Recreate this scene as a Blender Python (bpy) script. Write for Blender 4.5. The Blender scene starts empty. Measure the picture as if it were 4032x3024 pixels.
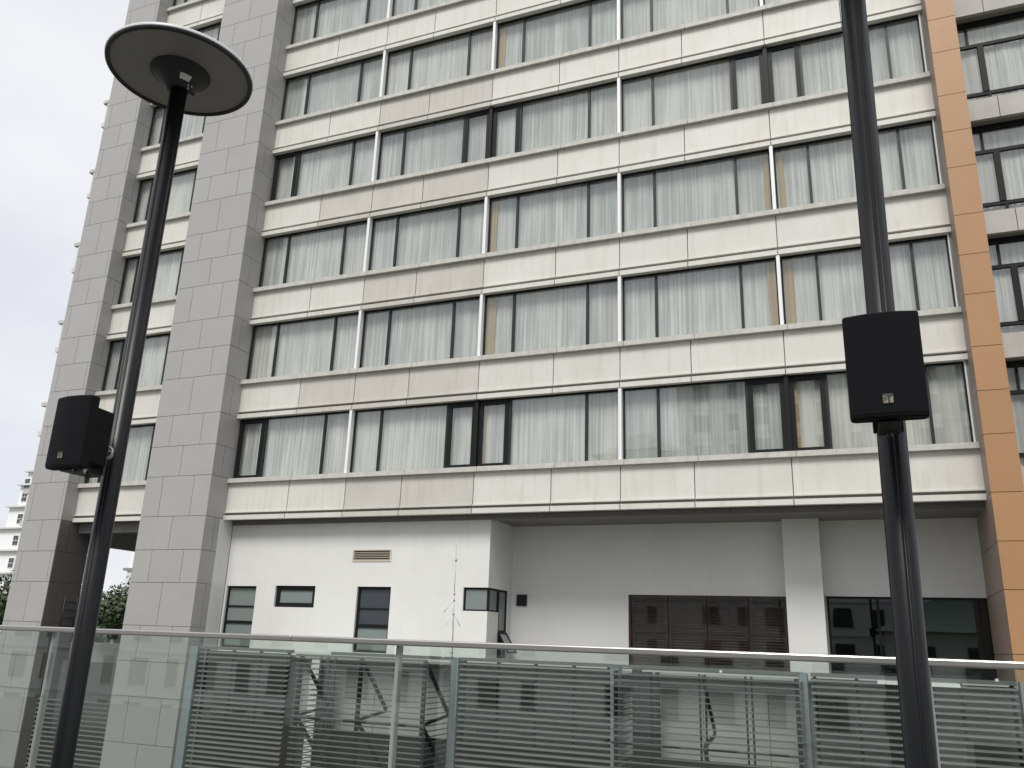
import bpy, bmesh, math, random
from mathutils import Vector, Matrix
R = math.radians
random.seed(7)
sc = bpy.context.scene
COL = sc.collection

# ------------------------------------------------------------------ camera
F_PX = 3311.19                       # focal length in pixels of the 4032 px wide photograph
cam_d = bpy.data.cameras.new('camera'); cam = bpy.data.objects.new('camera', cam_d); COL.objects.link(cam)
pitch, roll, yaw = 0.29823, 0.03560, 0.39749
fw = Vector((-math.sin(yaw)*math.cos(pitch), math.cos(yaw)*math.cos(pitch), math.sin(pitch)))
r0 = Vector((math.cos(yaw), math.sin(yaw), 0)); u0 = r0.cross(fw)
rt = r0*math.cos(roll) + u0*math.sin(roll); up = rt.cross(fw)
cam.matrix_world = Matrix(((rt.x, up.x, -fw.x, 0), (rt.y, up.y, -fw.y, 0), (rt.z, up.z, -fw.z, 0), (0, 0, 0, 1)))
cam_d.sensor_fit = 'HORIZONTAL'; cam_d.sensor_width = 36.0; cam_d.lens = 36.0*F_PX/4032.0
cam_d.clip_start = 0.05; cam_d.clip_end = 3000
sc.camera = cam

# ------------------------------------------------------------------ sky and sun (overcast)
SUN_EL, SUN_ROT = R(54), R(180)
w = bpy.data.worlds.new('World'); sc.world = w; w.use_nodes = True
nt = w.node_tree; nt.nodes.clear()
wo = nt.nodes.new('ShaderNodeOutputWorld'); bg = nt.nodes.new('ShaderNodeBackground')
sky = nt.nodes.new('ShaderNodeTexSky'); sky.sky_type = 'NISHITA'; sky.sun_disc = False
sky.sun_elevation = SUN_EL; sky.sun_rotation = SUN_ROT
tc = nt.nodes.new('ShaderNodeTexCoord'); nz = nt.nodes.new('ShaderNodeTexNoise')
mp = nt.nodes.new('ShaderNodeMapping'); mp.inputs['Scale'].default_value = (1, 1, 2.6)
nz.inputs['Scale'].default_value = 2.3; nz.inputs['Detail'].default_value = 5; nz.inputs['Roughness'].default_value = .5
cr = nt.nodes.new('ShaderNodeValToRGB')
cr.color_ramp.elements[0].position = .34; cr.color_ramp.elements[0].color = (3.6, 3.68, 3.95, 1)
cr.color_ramp.elements[1].position = .66; cr.color_ramp.elements[1].color = (4.25, 4.3, 4.38, 1)
mx = nt.nodes.new('ShaderNodeMixRGB'); mx.inputs[0].default_value = .96
nt.links.new(tc.outputs['Generated'], mp.inputs[0]); nt.links.new(mp.outputs[0], nz.inputs['Vector'])
nt.links.new(nz.outputs['Fac'], cr.inputs[0]); nt.links.new(sky.outputs[0], mx.inputs[1]); nt.links.new(cr.outputs[0], mx.inputs[2])
nt.links.new(mx.outputs[0], bg.inputs[0]); bg.inputs[1].default_value = .1; nt.links.new(bg.outputs[0], wo.inputs[0])
sl = bpy.data.lights.new('sun', 'SUN'); sl.energy = 1.5; sl.angle = R(21); sl.color = (1, .975, .93)
so = bpy.data.objects.new('sun', sl); COL.objects.link(so)
sd = Vector((0.02, -math.cos(SUN_EL), math.sin(SUN_EL)))          # towards the sun
so.rotation_euler = sd.to_track_quat('Z', 'Y').to_euler()
sc.view_settings.view_transform = 'Standard'; sc.view_settings.look = 'None'
sc.view_settings.exposure = 1.12; sc.view_settings.gamma = 1
sc.view_settings.use_curve_mapping = False
sc.cycles.max_bounces = 8; sc.cycles.transparent_max_bounces = 16

# ------------------------------------------------------------------ materials
def mat(name, col, rough=.6, metal=0, var=0, noise=0, nscale=3, bump=0, bscale=60, streak=0, spec=.5, dark=(.25,.24,.21), coat=0, stretch=(1,1,1)):
    m = bpy.data.materials.new(name); m.use_nodes = True; t = m.node_tree; b = t.nodes['Principled BSDF']
    b.inputs['Roughness'].default_value = rough; b.inputs['Metallic'].default_value = metal
    b.inputs['Specular IOR Level'].default_value = spec; b.inputs['Coat Weight'].default_value = coat
    co = t.nodes.new('ShaderNodeTexCoord'); geo = t.nodes.new('ShaderNodeNewGeometry')
    base = t.nodes.new('ShaderNodeRGB'); base.outputs[0].default_value = (*col, 1); cur = base.outputs[0]
    def mixin(fac, c2, blend='MIX'):
        nonlocal cur
        x = t.nodes.new('ShaderNodeMixRGB'); x.blend_type = blend
        t.links.new(fac, x.inputs[0]); t.links.new(cur, x.inputs[1]); x.inputs[2].default_value = (*c2, 1); cur = x.outputs[0]
    def nse(scale, st, detail=4):
        mpn = t.nodes.new('ShaderNodeMapping'); mpn.inputs['Scale'].default_value = st
        n = t.nodes.new('ShaderNodeTexNoise'); n.inputs['Scale'].default_value = scale; n.inputs['Detail'].default_value = detail
        t.links.new(geo.outputs['Position'], mpn.inputs[0]); t.links.new(mpn.outputs[0], n.inputs['Vector']); return n.outputs['Fac']
    def rng(src, a, b_, lo, hi):
        r = t.nodes.new('ShaderNodeMapRange'); t.links.new(src, r.inputs[0])
        r.inputs[1].default_value = a; r.inputs[2].default_value = b_; r.inputs[3].default_value = lo; r.inputs[4].default_value = hi
        return r.outputs[0]
    if noise: mixin(rng(nse(nscale, stretch), .35, .75, 0, noise), dark)
    if streak: mixin(rng(nse(1.0, (7, 7, .8), 6), .5, .8, 0, streak), dark)
    if var:
        oi = t.nodes.new('ShaderNodeObjectInfo'); mixin(rng(oi.outputs['Random'], 0, 1, 0, var), tuple(c*.55 for c in col))
    t.links.new(cur, b.inputs['Base Color'])
    if bump:
        bn = t.nodes.new('ShaderNodeBump'); bn.inputs['Strength'].default_value = bump; bn.inputs['Distance'].default_value = .01
        t.links.new(nse(bscale, (1, 1, 1), 3), bn.inputs['Height']); t.links.new(bn.outputs[0], b.inputs['Normal'])
    return m
def glass_mat(name, tint, base=.0, ior=1.5):
    m = bpy.data.materials.new(name); m.use_nodes = True; t = m.node_tree; t.nodes.clear()
    o = t.nodes.new('ShaderNodeOutputMaterial'); tr = t.nodes.new('ShaderNodeBsdfTransparent'); gl = t.nodes.new('ShaderNodeBsdfGlossy')
    tr.inputs[0].default_value = (*[c**.5 for c in tint], 1); gl.inputs['Roughness'].default_value = .0; gl.inputs['Color'].default_value = (.95, .98, .96, 1)
    gg = t.nodes.new('ShaderNodeNewGeometry'); dt = t.nodes.new('ShaderNodeVectorMath'); dt.operation = 'DOT_PRODUCT'
    t.links.new(gg.outputs['Incoming'], dt.inputs[0]); t.links.new(gg.outputs['Normal'], dt.inputs[1])
    def mth(op, x, y=None):
        n_ = t.nodes.new('ShaderNodeMath'); n_.operation = op
        for i_, q_ in enumerate((x, y)):
            if q_ is None: continue
            if isinstance(q_, (int, float)): n_.inputs[i_].default_value = q_
            else: t.links.new(q_, n_.inputs[i_])
        return n_.outputs[0]
    sch = mth('POWER', mth('SUBTRACT', 1.0, mth('ABSOLUTE', dt.outputs['Value'])), 5.0)
    ad = mth('ADD', mth('MULTIPLY', sch, .9), .04+base)
    # slight waviness of float glass
    tcn = t.nodes.new('ShaderNodeNewGeometry'); n = t.nodes.new('ShaderNodeTexNoise'); n.inputs['Scale'].default_value = .8
    bp = t.nodes.new('ShaderNodeBump'); bp.inputs['Strength'].default_value = .05; bp.inputs['Distance'].default_value = .02
    t.links.new(tcn.outputs['Position'], n.inputs['Vector']); t.links.new(n.outputs['Fac'], bp.inputs['Height']); t.links.new(bp.outputs[0], gl.inputs['Normal'])
    mi = t.nodes.new('ShaderNodeMixShader')
    t.links.new(ad, mi.inputs[0]); t.links.new(tr.outputs[0], mi.inputs[1]); t.links.new(gl.outputs[0], mi.inputs[2])
    t.links.new(mi.outputs[0], o.inputs[0]); return m
def curtain_mat(name, c1, c2):
    m = bpy.data.materials.new(name); m.use_nodes = True; t = m.node_tree; b = t.nodes['Principled BSDF']
    b.inputs['Roughness'].default_value = .9; b.inputs['Specular IOR Level'].default_value = .1
    g = t.nodes.new('ShaderNodeNewGeometry'); mpn = t.nodes.new('ShaderNodeMapping'); mpn.inputs['Scale'].default_value = (13, .2, .16)
    n = t.nodes.new('ShaderNodeTexNoise'); n.inputs['Scale'].default_value = 1.3; n.inputs['Detail'].default_value = 6; n.inputs['Roughness'].default_value = .62
    r = t.nodes.new('ShaderNodeValToRGB'); r.color_ramp.elements[0].position = .36; r.color_ramp.elements[1].position = .64
    r.color_ramp.elements[0].color = (*c1, 1); r.color_ramp.elements[1].color = (*c2, 1)
    t.links.new(g.outputs['Position'], mpn.inputs[0]); t.links.new(mpn.outputs[0], n.inputs['Vector'])
    m2 = t.nodes.new('ShaderNodeMapping'); m2.inputs['Scale'].default_value = (2.1, .2, .5); n2 = t.nodes.new('ShaderNodeTexNoise'); n2.inputs['Scale'].default_value = 1; n2.inputs['Detail'].default_value = 2
    t.links.new(g.outputs['Position'], m2.inputs[0]); t.links.new(m2.outputs[0], n2.inputs['Vector'])
    oi = t.nodes.new('ShaderNodeObjectInfo'); a1 = t.nodes.new('ShaderNodeMath'); a1.operation = 'MULTIPLY_ADD'; a1.inputs[1].default_value = .14; a1.inputs[2].default_value = -.07
    t.links.new(oi.outputs['Random'], a1.inputs[0])
    a2 = t.nodes.new('ShaderNodeMath'); a2.operation = 'MULTIPLY_ADD'; a2.inputs[1].default_value = .45; a2.inputs[2].default_value = -.225; t.links.new(n2.outputs['Fac'], a2.inputs[0])
    a3 = t.nodes.new('ShaderNodeMath'); a3.operation = 'ADD'; t.links.new(a1.outputs[0], a3.inputs[0]); t.links.new(a2.outputs[0], a3.inputs[1])
    a4 = t.nodes.new('ShaderNodeMath'); a4.operation = 'ADD'; t.links.new(a3.outputs[0], a4.inputs[0]); t.links.new(n.outputs['Fac'], a4.inputs[1])
    t.links.new(a4.outputs[0], r.inputs[0])
    hs = t.nodes.new('ShaderNodeMixRGB'); hs.blend_type = 'MULTIPLY'; t.links.new(oi.outputs['Random'], hs.inputs[0]); t.links.new(r.outputs[0], hs.inputs[1]); hs.inputs[2].default_value = (.97, .95, .93, 1)
    t.links.new(hs.outputs[0], b.inputs['Base Color'])
    return m
M = dict(
    spandrel=mat('cream_panel', (.635, .622, .578), .55, var=.10, noise=.18, nscale=.9, streak=.30, bump=.15, dark=(.36,.32,.25)),
    spandrel_dirty=mat('weathered_panel', (.535, .515, .475), .6, var=.14, noise=.34, nscale=.9, streak=.42, bump=.15, dark=(.36,.33,.27)),
    sill=mat('sill_concrete', (.55, .54, .50), .7, var=.15, noise=.4, nscale=5, streak=.35, bump=.3),
    joint=mat('joint_grey', (.24, .235, .22), .9),
    tile=mat('grey_cladding', (.362, .353, .345), .42, var=.12, noise=.14, nscale=1.2, streak=.08, bump=.05),
    tile_back=mat('cladding_joint', (.25, .24, .23), .9),
    orange=mat('orange_cladding', (.385, .21, .095), .5, var=.14, noise=.12, nscale=1.4, streak=.08, dark=(.2,.1,.05), bump=.05),
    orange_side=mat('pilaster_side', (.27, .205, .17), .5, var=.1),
    orange_back=mat('orange_joint', (.24, .125, .065), .9),
    white=mat('white_render', (.655, .655, .635), .8, noise=.12, nscale=.8, streak=.06, bump=.25, bscale=90),
    wing=mat('wing_panel', (.47, .455, .425), .7, var=.15, noise=.3, nscale=1.6, streak=.25),
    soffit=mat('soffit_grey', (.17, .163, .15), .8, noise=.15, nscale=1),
    passage=mat('passage_shade_tile', (.14, .127, .115), .5, var=.1),  # darkened pier tile: the shade of the passage is put into its colour
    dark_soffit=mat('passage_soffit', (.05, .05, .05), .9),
    core=mat('interior_dark', (.10, .10, .10), .9),
    frame=mat('dark_window_frame', (.005, .006, .006), .55, spec=.25),
    mull=mat('green_mullion', (.013, .02, .019), .5, spec=.35),
    alu=mat('white_aluminium', (.78, .78, .78), .4),
    glass=glass_mat('window_glass', (.88, .895, .88), .045), shutter_glass=glass_mat('shutter_glass', (.8, .8, .8), -.012),
    darkglass=glass_mat('dark_tinted_glass', (.10, .125, .13), .03),
    rail_glass=glass_mat('balustrade_glass', (.73, .80, .755), .06),
    frosted=mat('frosted_glass', (.18, .21, .20), .3),
    frosted_dark=mat('grey_frosted_glass', (.045, .052, .06), .3),
    curtain=curtain_mat('sheer_curtain', (.42, .428, .42), (.70, .705, .685)),
    drape=mat('tan_drape', (.42, .31, .16), .9),
    vent=mat('beige_vent', (.55, .50, .42), .6), black=mat('black_metal', (.02, .02, .02), .5),
    wood=mat('red_brown_timber', (.045, .026, .022), .5, spec=.2), wood_slat=mat('pale_shutter_slat', (.085, .068, .058), .5, spec=.2), wood_dark=mat('dark_timber_frame', (.04, .018, .015), .4),
    steel=mat('brushed_steel', (.50, .485, .46), .36, metal=.9, noise=.2, nscale=7, stretch=(.5, 6, 6)),
    post_steel=mat('balustrade_post', (.40, .41, .40), .4, metal=.4),
    slat=mat('louvre_blade', (.135, .143, .138), .5, var=.15, noise=.2, nscale=6),
    louv_post=mat('louvre_post', (.014, .016, .016), .7),
    pillar=mat('grey_blue_pillar', (.22, .25, .265), .5, noise=.15, nscale=4),
    encl=mat('plant_wall', (.36, .37, .345), .8, noise=.25, nscale=1.4, streak=.3),
    lamp_black=mat('black_powder_coat', (.0025, .003, .0036), .38, spec=.32),
    spk=mat('speaker_plastic', (.003, .0035, .004), .7, spec=.2, bump=.25, bscale=400),
    grille=mat('speaker_grille', (.0025, .003, .004), .8, spec=.2, bump=.5, bscale=900),
    diffuser=mat('lamp_diffuser', (.255, .255, .24), .5), lamp_top=mat('lamp_shell', (.55, .56, .58), .35),
    rim=mat('lamp_rim', (.018, .02, .018), .5), hub=mat('lamp_hub', (.018, .020, .021), .55), paper=mat('white_label', (.62, .60, .56), .6),
    gold=mat('logo_plate', (.24, .215, .16), .45, metal=.1), logo_grey=mat('logo_grey', (.06, .06, .068), .4), cable=mat('grey_cable', (.35, .35, .36), .5),
    galv=mat('galvanised_mast', (.42, .43, .43), .45, metal=.3),
    deck=mat('terrace_deck', (.055, .05, .045), .7, noise=.4, nscale=4, dark=(.02, .02, .02)),
    paving=mat('terrace_paving', (.30, .29, .27), .8, noise=.3, nscale=2), asphalt=mat('asphalt', (.055, .055, .055), .9, noise=.3, nscale=3),
    ground=mat('ground', (.10, .11, .08), .95, noise=.5, nscale=.3),
    bark=mat('bark', (.09, .07, .05), .9), leaf=mat('leaf', (.055, .085, .035), .6, var=0, noise=.8, nscale=2.2, dark=(.02, .035, .012)),
    farwhite=mat('far_white_paint', (.80, .80, .80), .8, noise=.05), farwin=mat('far_window', (.05, .055, .06), .2, spec=.6),
    farslab=mat('far_slab', (.62, .62, .61), .8), green_roof=mat('green_roof', (.06, .13, .10), .6),
    lowwall=mat('parapet', (.50, .50, .47), .8, noise=.3),
)

# ------------------------------------------------------------------ helpers
_cache = {}
def link(o, parent=None):
    COL.objects.link(o)
    if parent is not None: o.parent = parent
    return o
def empty(name, label, cat, loc=(0, 0, 0), group=None):
    o = bpy.data.objects.new(name, None); o.location = loc; COL.objects.link(o); o.empty_display_size = .2
    o['label'] = label; o['category'] = cat
    if group: o['group'] = group
    return o
def tag(o, label=None, cat=None, group=None, kind=None):
    if label: o['label'] = label
    if cat: o['category'] = cat
    if group: o['group'] = group
    if kind: o['kind'] = kind
    return o
_cube = [(-.5,-.5,-.5),(.5,-.5,-.5),(.5,.5,-.5),(-.5,.5,-.5),(-.5,-.5,.5),(.5,-.5,.5),(.5,.5,.5),(-.5,.5,.5)]
_cf = [(0,3,2,1),(4,5,6,7),(0,1,5,4),(1,2,6,5),(2,3,7,6),(3,0,4,7)]
def off(parent):                                   # world offset of a part's parent chain (parents are only translated)
    v = Vector((0, 0, 0))
    while parent is not None: v += parent.location; parent = parent.parent
    return v
def box(name, m, x0, x1, y0, y1, z0, z1, parent=None):
    dx, dy, dz = abs(x1-x0), abs(y1-y0), abs(z1-z0)
    key = (round(dx, 4), round(dy, 4), round(dz, 4), m.name)
    me = _cache.get(key)
    if me is None:
        me = bpy.data.meshes.new(name); me.from_pydata([(a*dx, b*dy, c*dz) for a, b, c in _cube], [], _cf); me.materials.append(m); _cache[key] = me
    o = bpy.data.objects.new(name, me)
    o.location = Vector(((x0+x1)/2, (y0+y1)/2, (z0+z1)/2)) - off(parent)
    return link(o, parent)
class MB:
    def __init__(s): s.v = []; s.f = []; s.sm = []
    def box(s, x0, x1, y0, y1, z0, z1):
        n = len(s.v); s.v += [(x0,y0,z0),(x1,y0,z0),(x1,y1,z0),(x0,y1,z0),(x0,y0,z1),(x1,y0,z1),(x1,y1,z1),(x0,y1,z1)]
        s.f += [tuple(n+i for i in f) for f in _cf]; s.sm += [0]*6; return s
    def bar(s, a, b, w, h=None):                   # rectangular bar from a to b
        a, b = Vector(a), Vector(b); h = h or w; d = (b-a).normalized()
        u = d.cross(Vector((0, 0, 1)));
        if u.length < 1e-3: u = Vector((1, 0, 0))
        u.normalize(); v = u.cross(d).normalized(); n = len(s.v)
        for p in (a, b):
            for su, sv in ((-1,-1),(1,-1),(1,1),(-1,1)): s.v.append(tuple(p+u*su*w/2+v*sv*h/2))
        s.f += [(n,n+3,n+2,n+1),(n+4,n+5,n+6,n+7)]+[(n+i,n+(i+1)%4,n+4+(i+1)%4,n+4+i) for i in range(4)]; s.sm += [0]*6; return s
    def tube(s, pts, r, k=12):
        pts = [Vector(p) for p in pts]; rs = r if isinstance(r, (list, tuple)) else [r]*len(pts); n0 = len(s.v); pu = None
        for i, p in enumerate(pts):
            d = (pts[min(i+1, len(pts)-1)]-pts[max(i-1, 0)]).normalized()
            u = (pu - d*pu.dot(d)) if pu is not None else d.cross(Vector((0, 1, 0)) if abs(d.y) < .9 else Vector((1, 0, 0)))
            u.normalize(); pu = u; v = d.cross(u)
            for j in range(k):
                a = 2*math.pi*j/k; s.v.append(tuple(p+(u*math.cos(a)+v*math.sin(a))*rs[i]))
        for i in range(len(pts)-1):
            for j in range(k): s.f.append((n0+i*k+j, n0+i*k+(j+1)%k, n0+(i+1)*k+(j+1)%k, n0+(i+1)*k+j)); s.sm.append(1)
        s.f += [tuple(n0+j for j in range(k))[::-1], tuple(n0+(len(pts)-1)*k+j for j in range(k))]; s.sm += [0, 0]; return s
    def lathe(s, prof, cx=0, cy=0, k=64):          # prof: (radius, z)
        n0 = len(s.v)
        for r_, z in prof:
            for j in range(k): a = 2*math.pi*j/k; s.v.append((cx+r_*math.cos(a), cy+r_*math.sin(a), z))
        for i in range(len(prof)-1):
            for j in range(k): s.f.append((n0+i*k+j, n0+i*k+(j+1)%k, n0+(i+1)*k+(j+1)%k, n0+(i+1)*k+j)); s.sm.append(1)
        return s
    def prism(s, poly, z0, z1, smooth=0):          # poly: (x, y) ccw
        n = len(s.v); k = len(poly)
        s.v += [(x, y, z0) for x, y in poly]+[(x, y, z1) for x, y in poly]
        s.f += [tuple(range(n, n+k))[::-1], tuple(range(n+k, n+2*k))]+[(n+i, n+(i+1)%k, n+k+(i+1)%k, n+k+i) for i in range(k)]
        s.sm += [0, 0]+[smooth]*k; return s
    def quad(s, a, b, c, d):
        n = len(s.v); s.v += [tuple(a), tuple(b), tuple(c), tuple(d)]; s.f.append((n, n+1, n+2, n+3)); s.sm.append(0); return s
    def build(s, name, m, parent=None, bevel=0):
        o_ = off(parent); me = bpy.data.meshes.new(name)
        me.from_pydata([tuple(Vector(p)-o_) for p in s.v], [], s.f); me.materials.append(m)
        me.polygons.foreach_set('use_smooth', [bool(x) for x in s.sm]); me.update()
        o = bpy.data.objects.new(name, me); link(o, parent)
        if bevel:
            b = o.modifiers.new('bevel', 'BEVEL'); b.width = bevel; b.segments = 2; b.limit_method = 'ANGLE'
        return o
def wall_cells(x0, x1, z0, z1, y0, y1, holes):
    """solid wall between y0 and y1 with rectangular openings (hx0,hx1,hz0,hz1)"""
    xs = sorted({x0, x1, *[h[0] for h in holes], *[h[1] for h in holes]}); zs = sorted({z0, z1, *[h[2] for h in holes], *[h[3] for h in holes]})
    mb = MB(); vid = {}
    def V(i, j, k):
        key = (i, j, k)
        if key not in vid: vid[key] = len(mb.v); mb.v.append((xs[i], (y0, y1)[k], zs[j]))
        return vid[key]
    def solid(i, j):
        if not (0 <= i < len(xs)-1 and 0 <= j < len(zs)-1): return False
        cx, cz = (xs[i]+xs[i+1])/2, (zs[j]+zs[j+1])/2
        return not any(h[0] < cx < h[1] and h[2] < cz < h[3] for h in holes)
    for i in range(len(xs)-1):
        for j in range(len(zs)-1):
            if not solid(i, j): continue
            fs = [(V(i,j,0),V(i+1,j,0),V(i+1,j+1,0),V(i,j+1,0)), (V(i,j,1),V(i,j+1,1),V(i+1,j+1,1),V(i+1,j,1))]
            if not solid(i-1, j): fs.append((V(i,j,0),V(i,j+1,0),V(i,j+1,1),V(i,j,1)))
            if not solid(i+1, j): fs.append((V(i+1,j,0),V(i+1,j,1),V(i+1,j+1,1),V(i+1,j+1,0)))
            if not solid(i, j-1): fs.append((V(i,j,0),V(i,j,1),V(i+1,j,1),V(i+1,j,0)))
            if not solid(i, j+1): fs.append((V(i,j+1,0),V(i+1,j+1,0),V(i+1,j+1,1),V(i,j+1,1)))
            mb.f += fs; mb.sm += [0]*len(fs)
    return mb

# ------------------------------------------------------------------ setting
GZ = -8.0
def sheet(name, m, x0, x1, y0, y1, z):
    return tag(MB().quad((x0,y0,z),(x1,y0,z),(x1,y1,z),(x0,y1,z)).build(name, m), kind='structure')
sheet('ground', M['ground'], -900, 900, -900, 900, GZ)
sheet('road', M['asphalt'], -300, 300, 6.5, 12.5, GZ+.012)
tag(MB().box(-300, 300, 12.5, 15.3, GZ, GZ+.13).build('pavement', M['paving']), kind='structure')
tag(MB().box(-14, 9, -.9, 5.42, -1.45, -1.2).build('terrace_floor', M['deck']), kind='structure')
tag(MB().box(-13.8, 8.8, -.8, 5.0, GZ, -1.45).build('terrace_base', M['lowwall']), kind='structure')

# ------------------------------------------------------------------ main building
Z0, DZ = 4.451, 3.1276
NF = 8
hotel = empty('hotel_building', 'tall cream building with ribbon windows, grey tiled piers and an orange tiled pilaster', 'building', (-8, 20, GZ))
XL, XR = -17.62, 2.50
B = lambda name, m, *a: box(name, M[m], *a, parent=hotel)

# solid inner volumes, kept behind the curtains
MB().box(-26.1, 2.95, 20.85, 38, 3.26, Z0+DZ*NF-.4).build('floor_core', M['core'], hotel)
MB().box(-19.9, -9.30, 20.9, 34, GZ, 3.1).build('ground_core', M['core'], hotel)
MB().box(-9.2, 2.95, 22.9, 34, GZ, 3.1).build('ground_core', M['core'], hotel)
MB().box(-26.3, 2.95, 20.3, 38, Z0+DZ*NF-.4, Z0+DZ*NF-.1).build('roof', M['lowwall'], hotel)
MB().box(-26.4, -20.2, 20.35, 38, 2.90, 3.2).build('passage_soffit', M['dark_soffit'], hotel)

joints = [-17.62, -15.41, -13.46, -11.65, -9.45, -7.26, -5.43, -3.60, -1.36, .60, 2.50]
whites = [-13.49, -9.47, -5.43, -1.37]
G = .011
def facade_band(k, xs, yo, dirty=()):
    """sill, spandrel panels and lower band of storey k; yo shifts the whole band towards the camera"""
    zt = Z0+DZ*k
    for i in range(len(xs)-1):
        a, b = xs[i]+(G if i else 0), xs[i+1]-(G if i < len(xs)-2 else 0)
        sp = 'spandrel_dirty' if (i in dirty and k < 5) else 'spandrel'
        B('spandrel_panel', sp, a, b, 20.11-yo, 20.20-yo, zt-1.00, zt-.13)
        B('panel_lip', sp, a, b, 20.06-yo, 20.20-yo, zt-1.033, zt-1.00)
        B('lower_band', sp, a, b, 20.05-yo, 20.20-yo, zt-1.235, zt-1.105)
    MB().box(xs[0], xs[-1], 20.20-yo, 20.30-yo, zt-1.225, zt-.13).build('joint_backing', M['joint'], hotel)
    B('soffit_strip', 'joint', xs[0], xs[-1], 20.17-yo, 20.20-yo, zt-1.104, zt-1.034)
    sx = [xs[0]]+[x+.12 for x in xs[1:-1]]+[xs[-1]]
    for i in range(len(sx)-1):
        B('sill', 'sill', sx[i]+(.006 if i else 0), sx[i+1]-.006, 20.0-yo, 20.30-yo, zt-.13, zt)
    B('slab_edge', 'core', xs[0], xs[-1], 20.62-yo, 20.85, zt-1.22, zt-.02)

def curtain(parent, x0, x1, y, z0, z1, seed, m='curtain', amp=.014):
    rnd = random.Random(seed); n = max(6, int((x1-x0)/.045)); mb = MB(); ph = rnd.random()*6; dr = rnd.uniform(.0, .06)
    pts = []
    for i in range(n+1):
        x = x0+(x1-x0)*i/n; yy = amp*math.sin(ph+x*44+1.2*math.sin(x*3+ph))+amp*.8*math.sin(x*11+ph*2)
        pts.append((x, yy))
    for x, yy in pts: mb.v += [(x+dr*math.sin(x*3), y+yy*1.3, z0), (x, y+yy*.6, z1)]
    for i in range(n): mb.f.append((2*i, 2*i+2, 2*i+3, 2*i+1)); mb.sm.append(1)
    return mb.build('curtain' if m == 'curtain' else 'drape', M[m], parent)

def window(x0, x1, zb, zt, yo, splits, casements=(), drapes=(), seed=0, frame_m='frame', jamb=(0, 0)):
    """one ribbon window between two piers: frame with panes, mullions, casements, curtain"""
    yw = 20.23-yo
    fr = MB().box(x0, x1, yw, yw+.07, zt-.028, zt).box(x0, x1, yw, yw+.07, zb, zb+.028)
    for a, s in ((x0, 1), (x1, -1)): fr.box(*sorted((a, a+s*.035)), yw, yw+.07, zb+.028, zt-.035)
    wdw = fr.build('window', M[frame_m], hotel)
    xs = [x0]+list(splits)+[x1]
    for i in range(len(xs)-1):
        a, b = xs[i], xs[i+1]; ia = .035 if i == 0 else .03; ib = .035 if i == len(xs)-2 else .03
        if i in casements:
            c = MB(); q = .115
            c.box(a+ia, b-ib, yw-.03, yw+.03, zt-.035-q, zt-.035).box(a+ia, b-ib, yw-.03, yw+.03, zb+.028, zb+.028+q*.75)
            c.box(a+ia, a+ia+q, yw-.03, yw+.03, zb+.028+q*.75, zt-.035-q).box(b-ib-q, b-ib, yw-.03, yw+.03, zb+.028+q*.75, zt-.035-q)
            c.build('casement', M['frame'], wdw)
            box('pane', M['glass'], a+ia+q, b-ib-q, yw, yw+.008, zb+.028+q*.75, zt-.035-q, wdw)
        else:
            box('pane', M['glass'], a+ia, b-ib, yw+.02, yw+.028, zb+.028, zt-.028, wdw).rotation_euler = (R(random.uniform(-.25, .25)), 0, R(random.uniform(-.3, .3)))
        if i: box('mullion', M['mull'], a-.034, a+.034, yw-.012, yw+.075, zb+.028, zt-.035, wdw)
    curtain(wdw, x0-.01, x1+.01, yw+.16, zb-.02, zt+.14, seed)
    for dx0, dx1 in drapes: curtain(wdw, dx0, dx1, yw+.112, zb+.03, zt-.06, seed+5, 'drape', .02)
    return wdw

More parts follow.
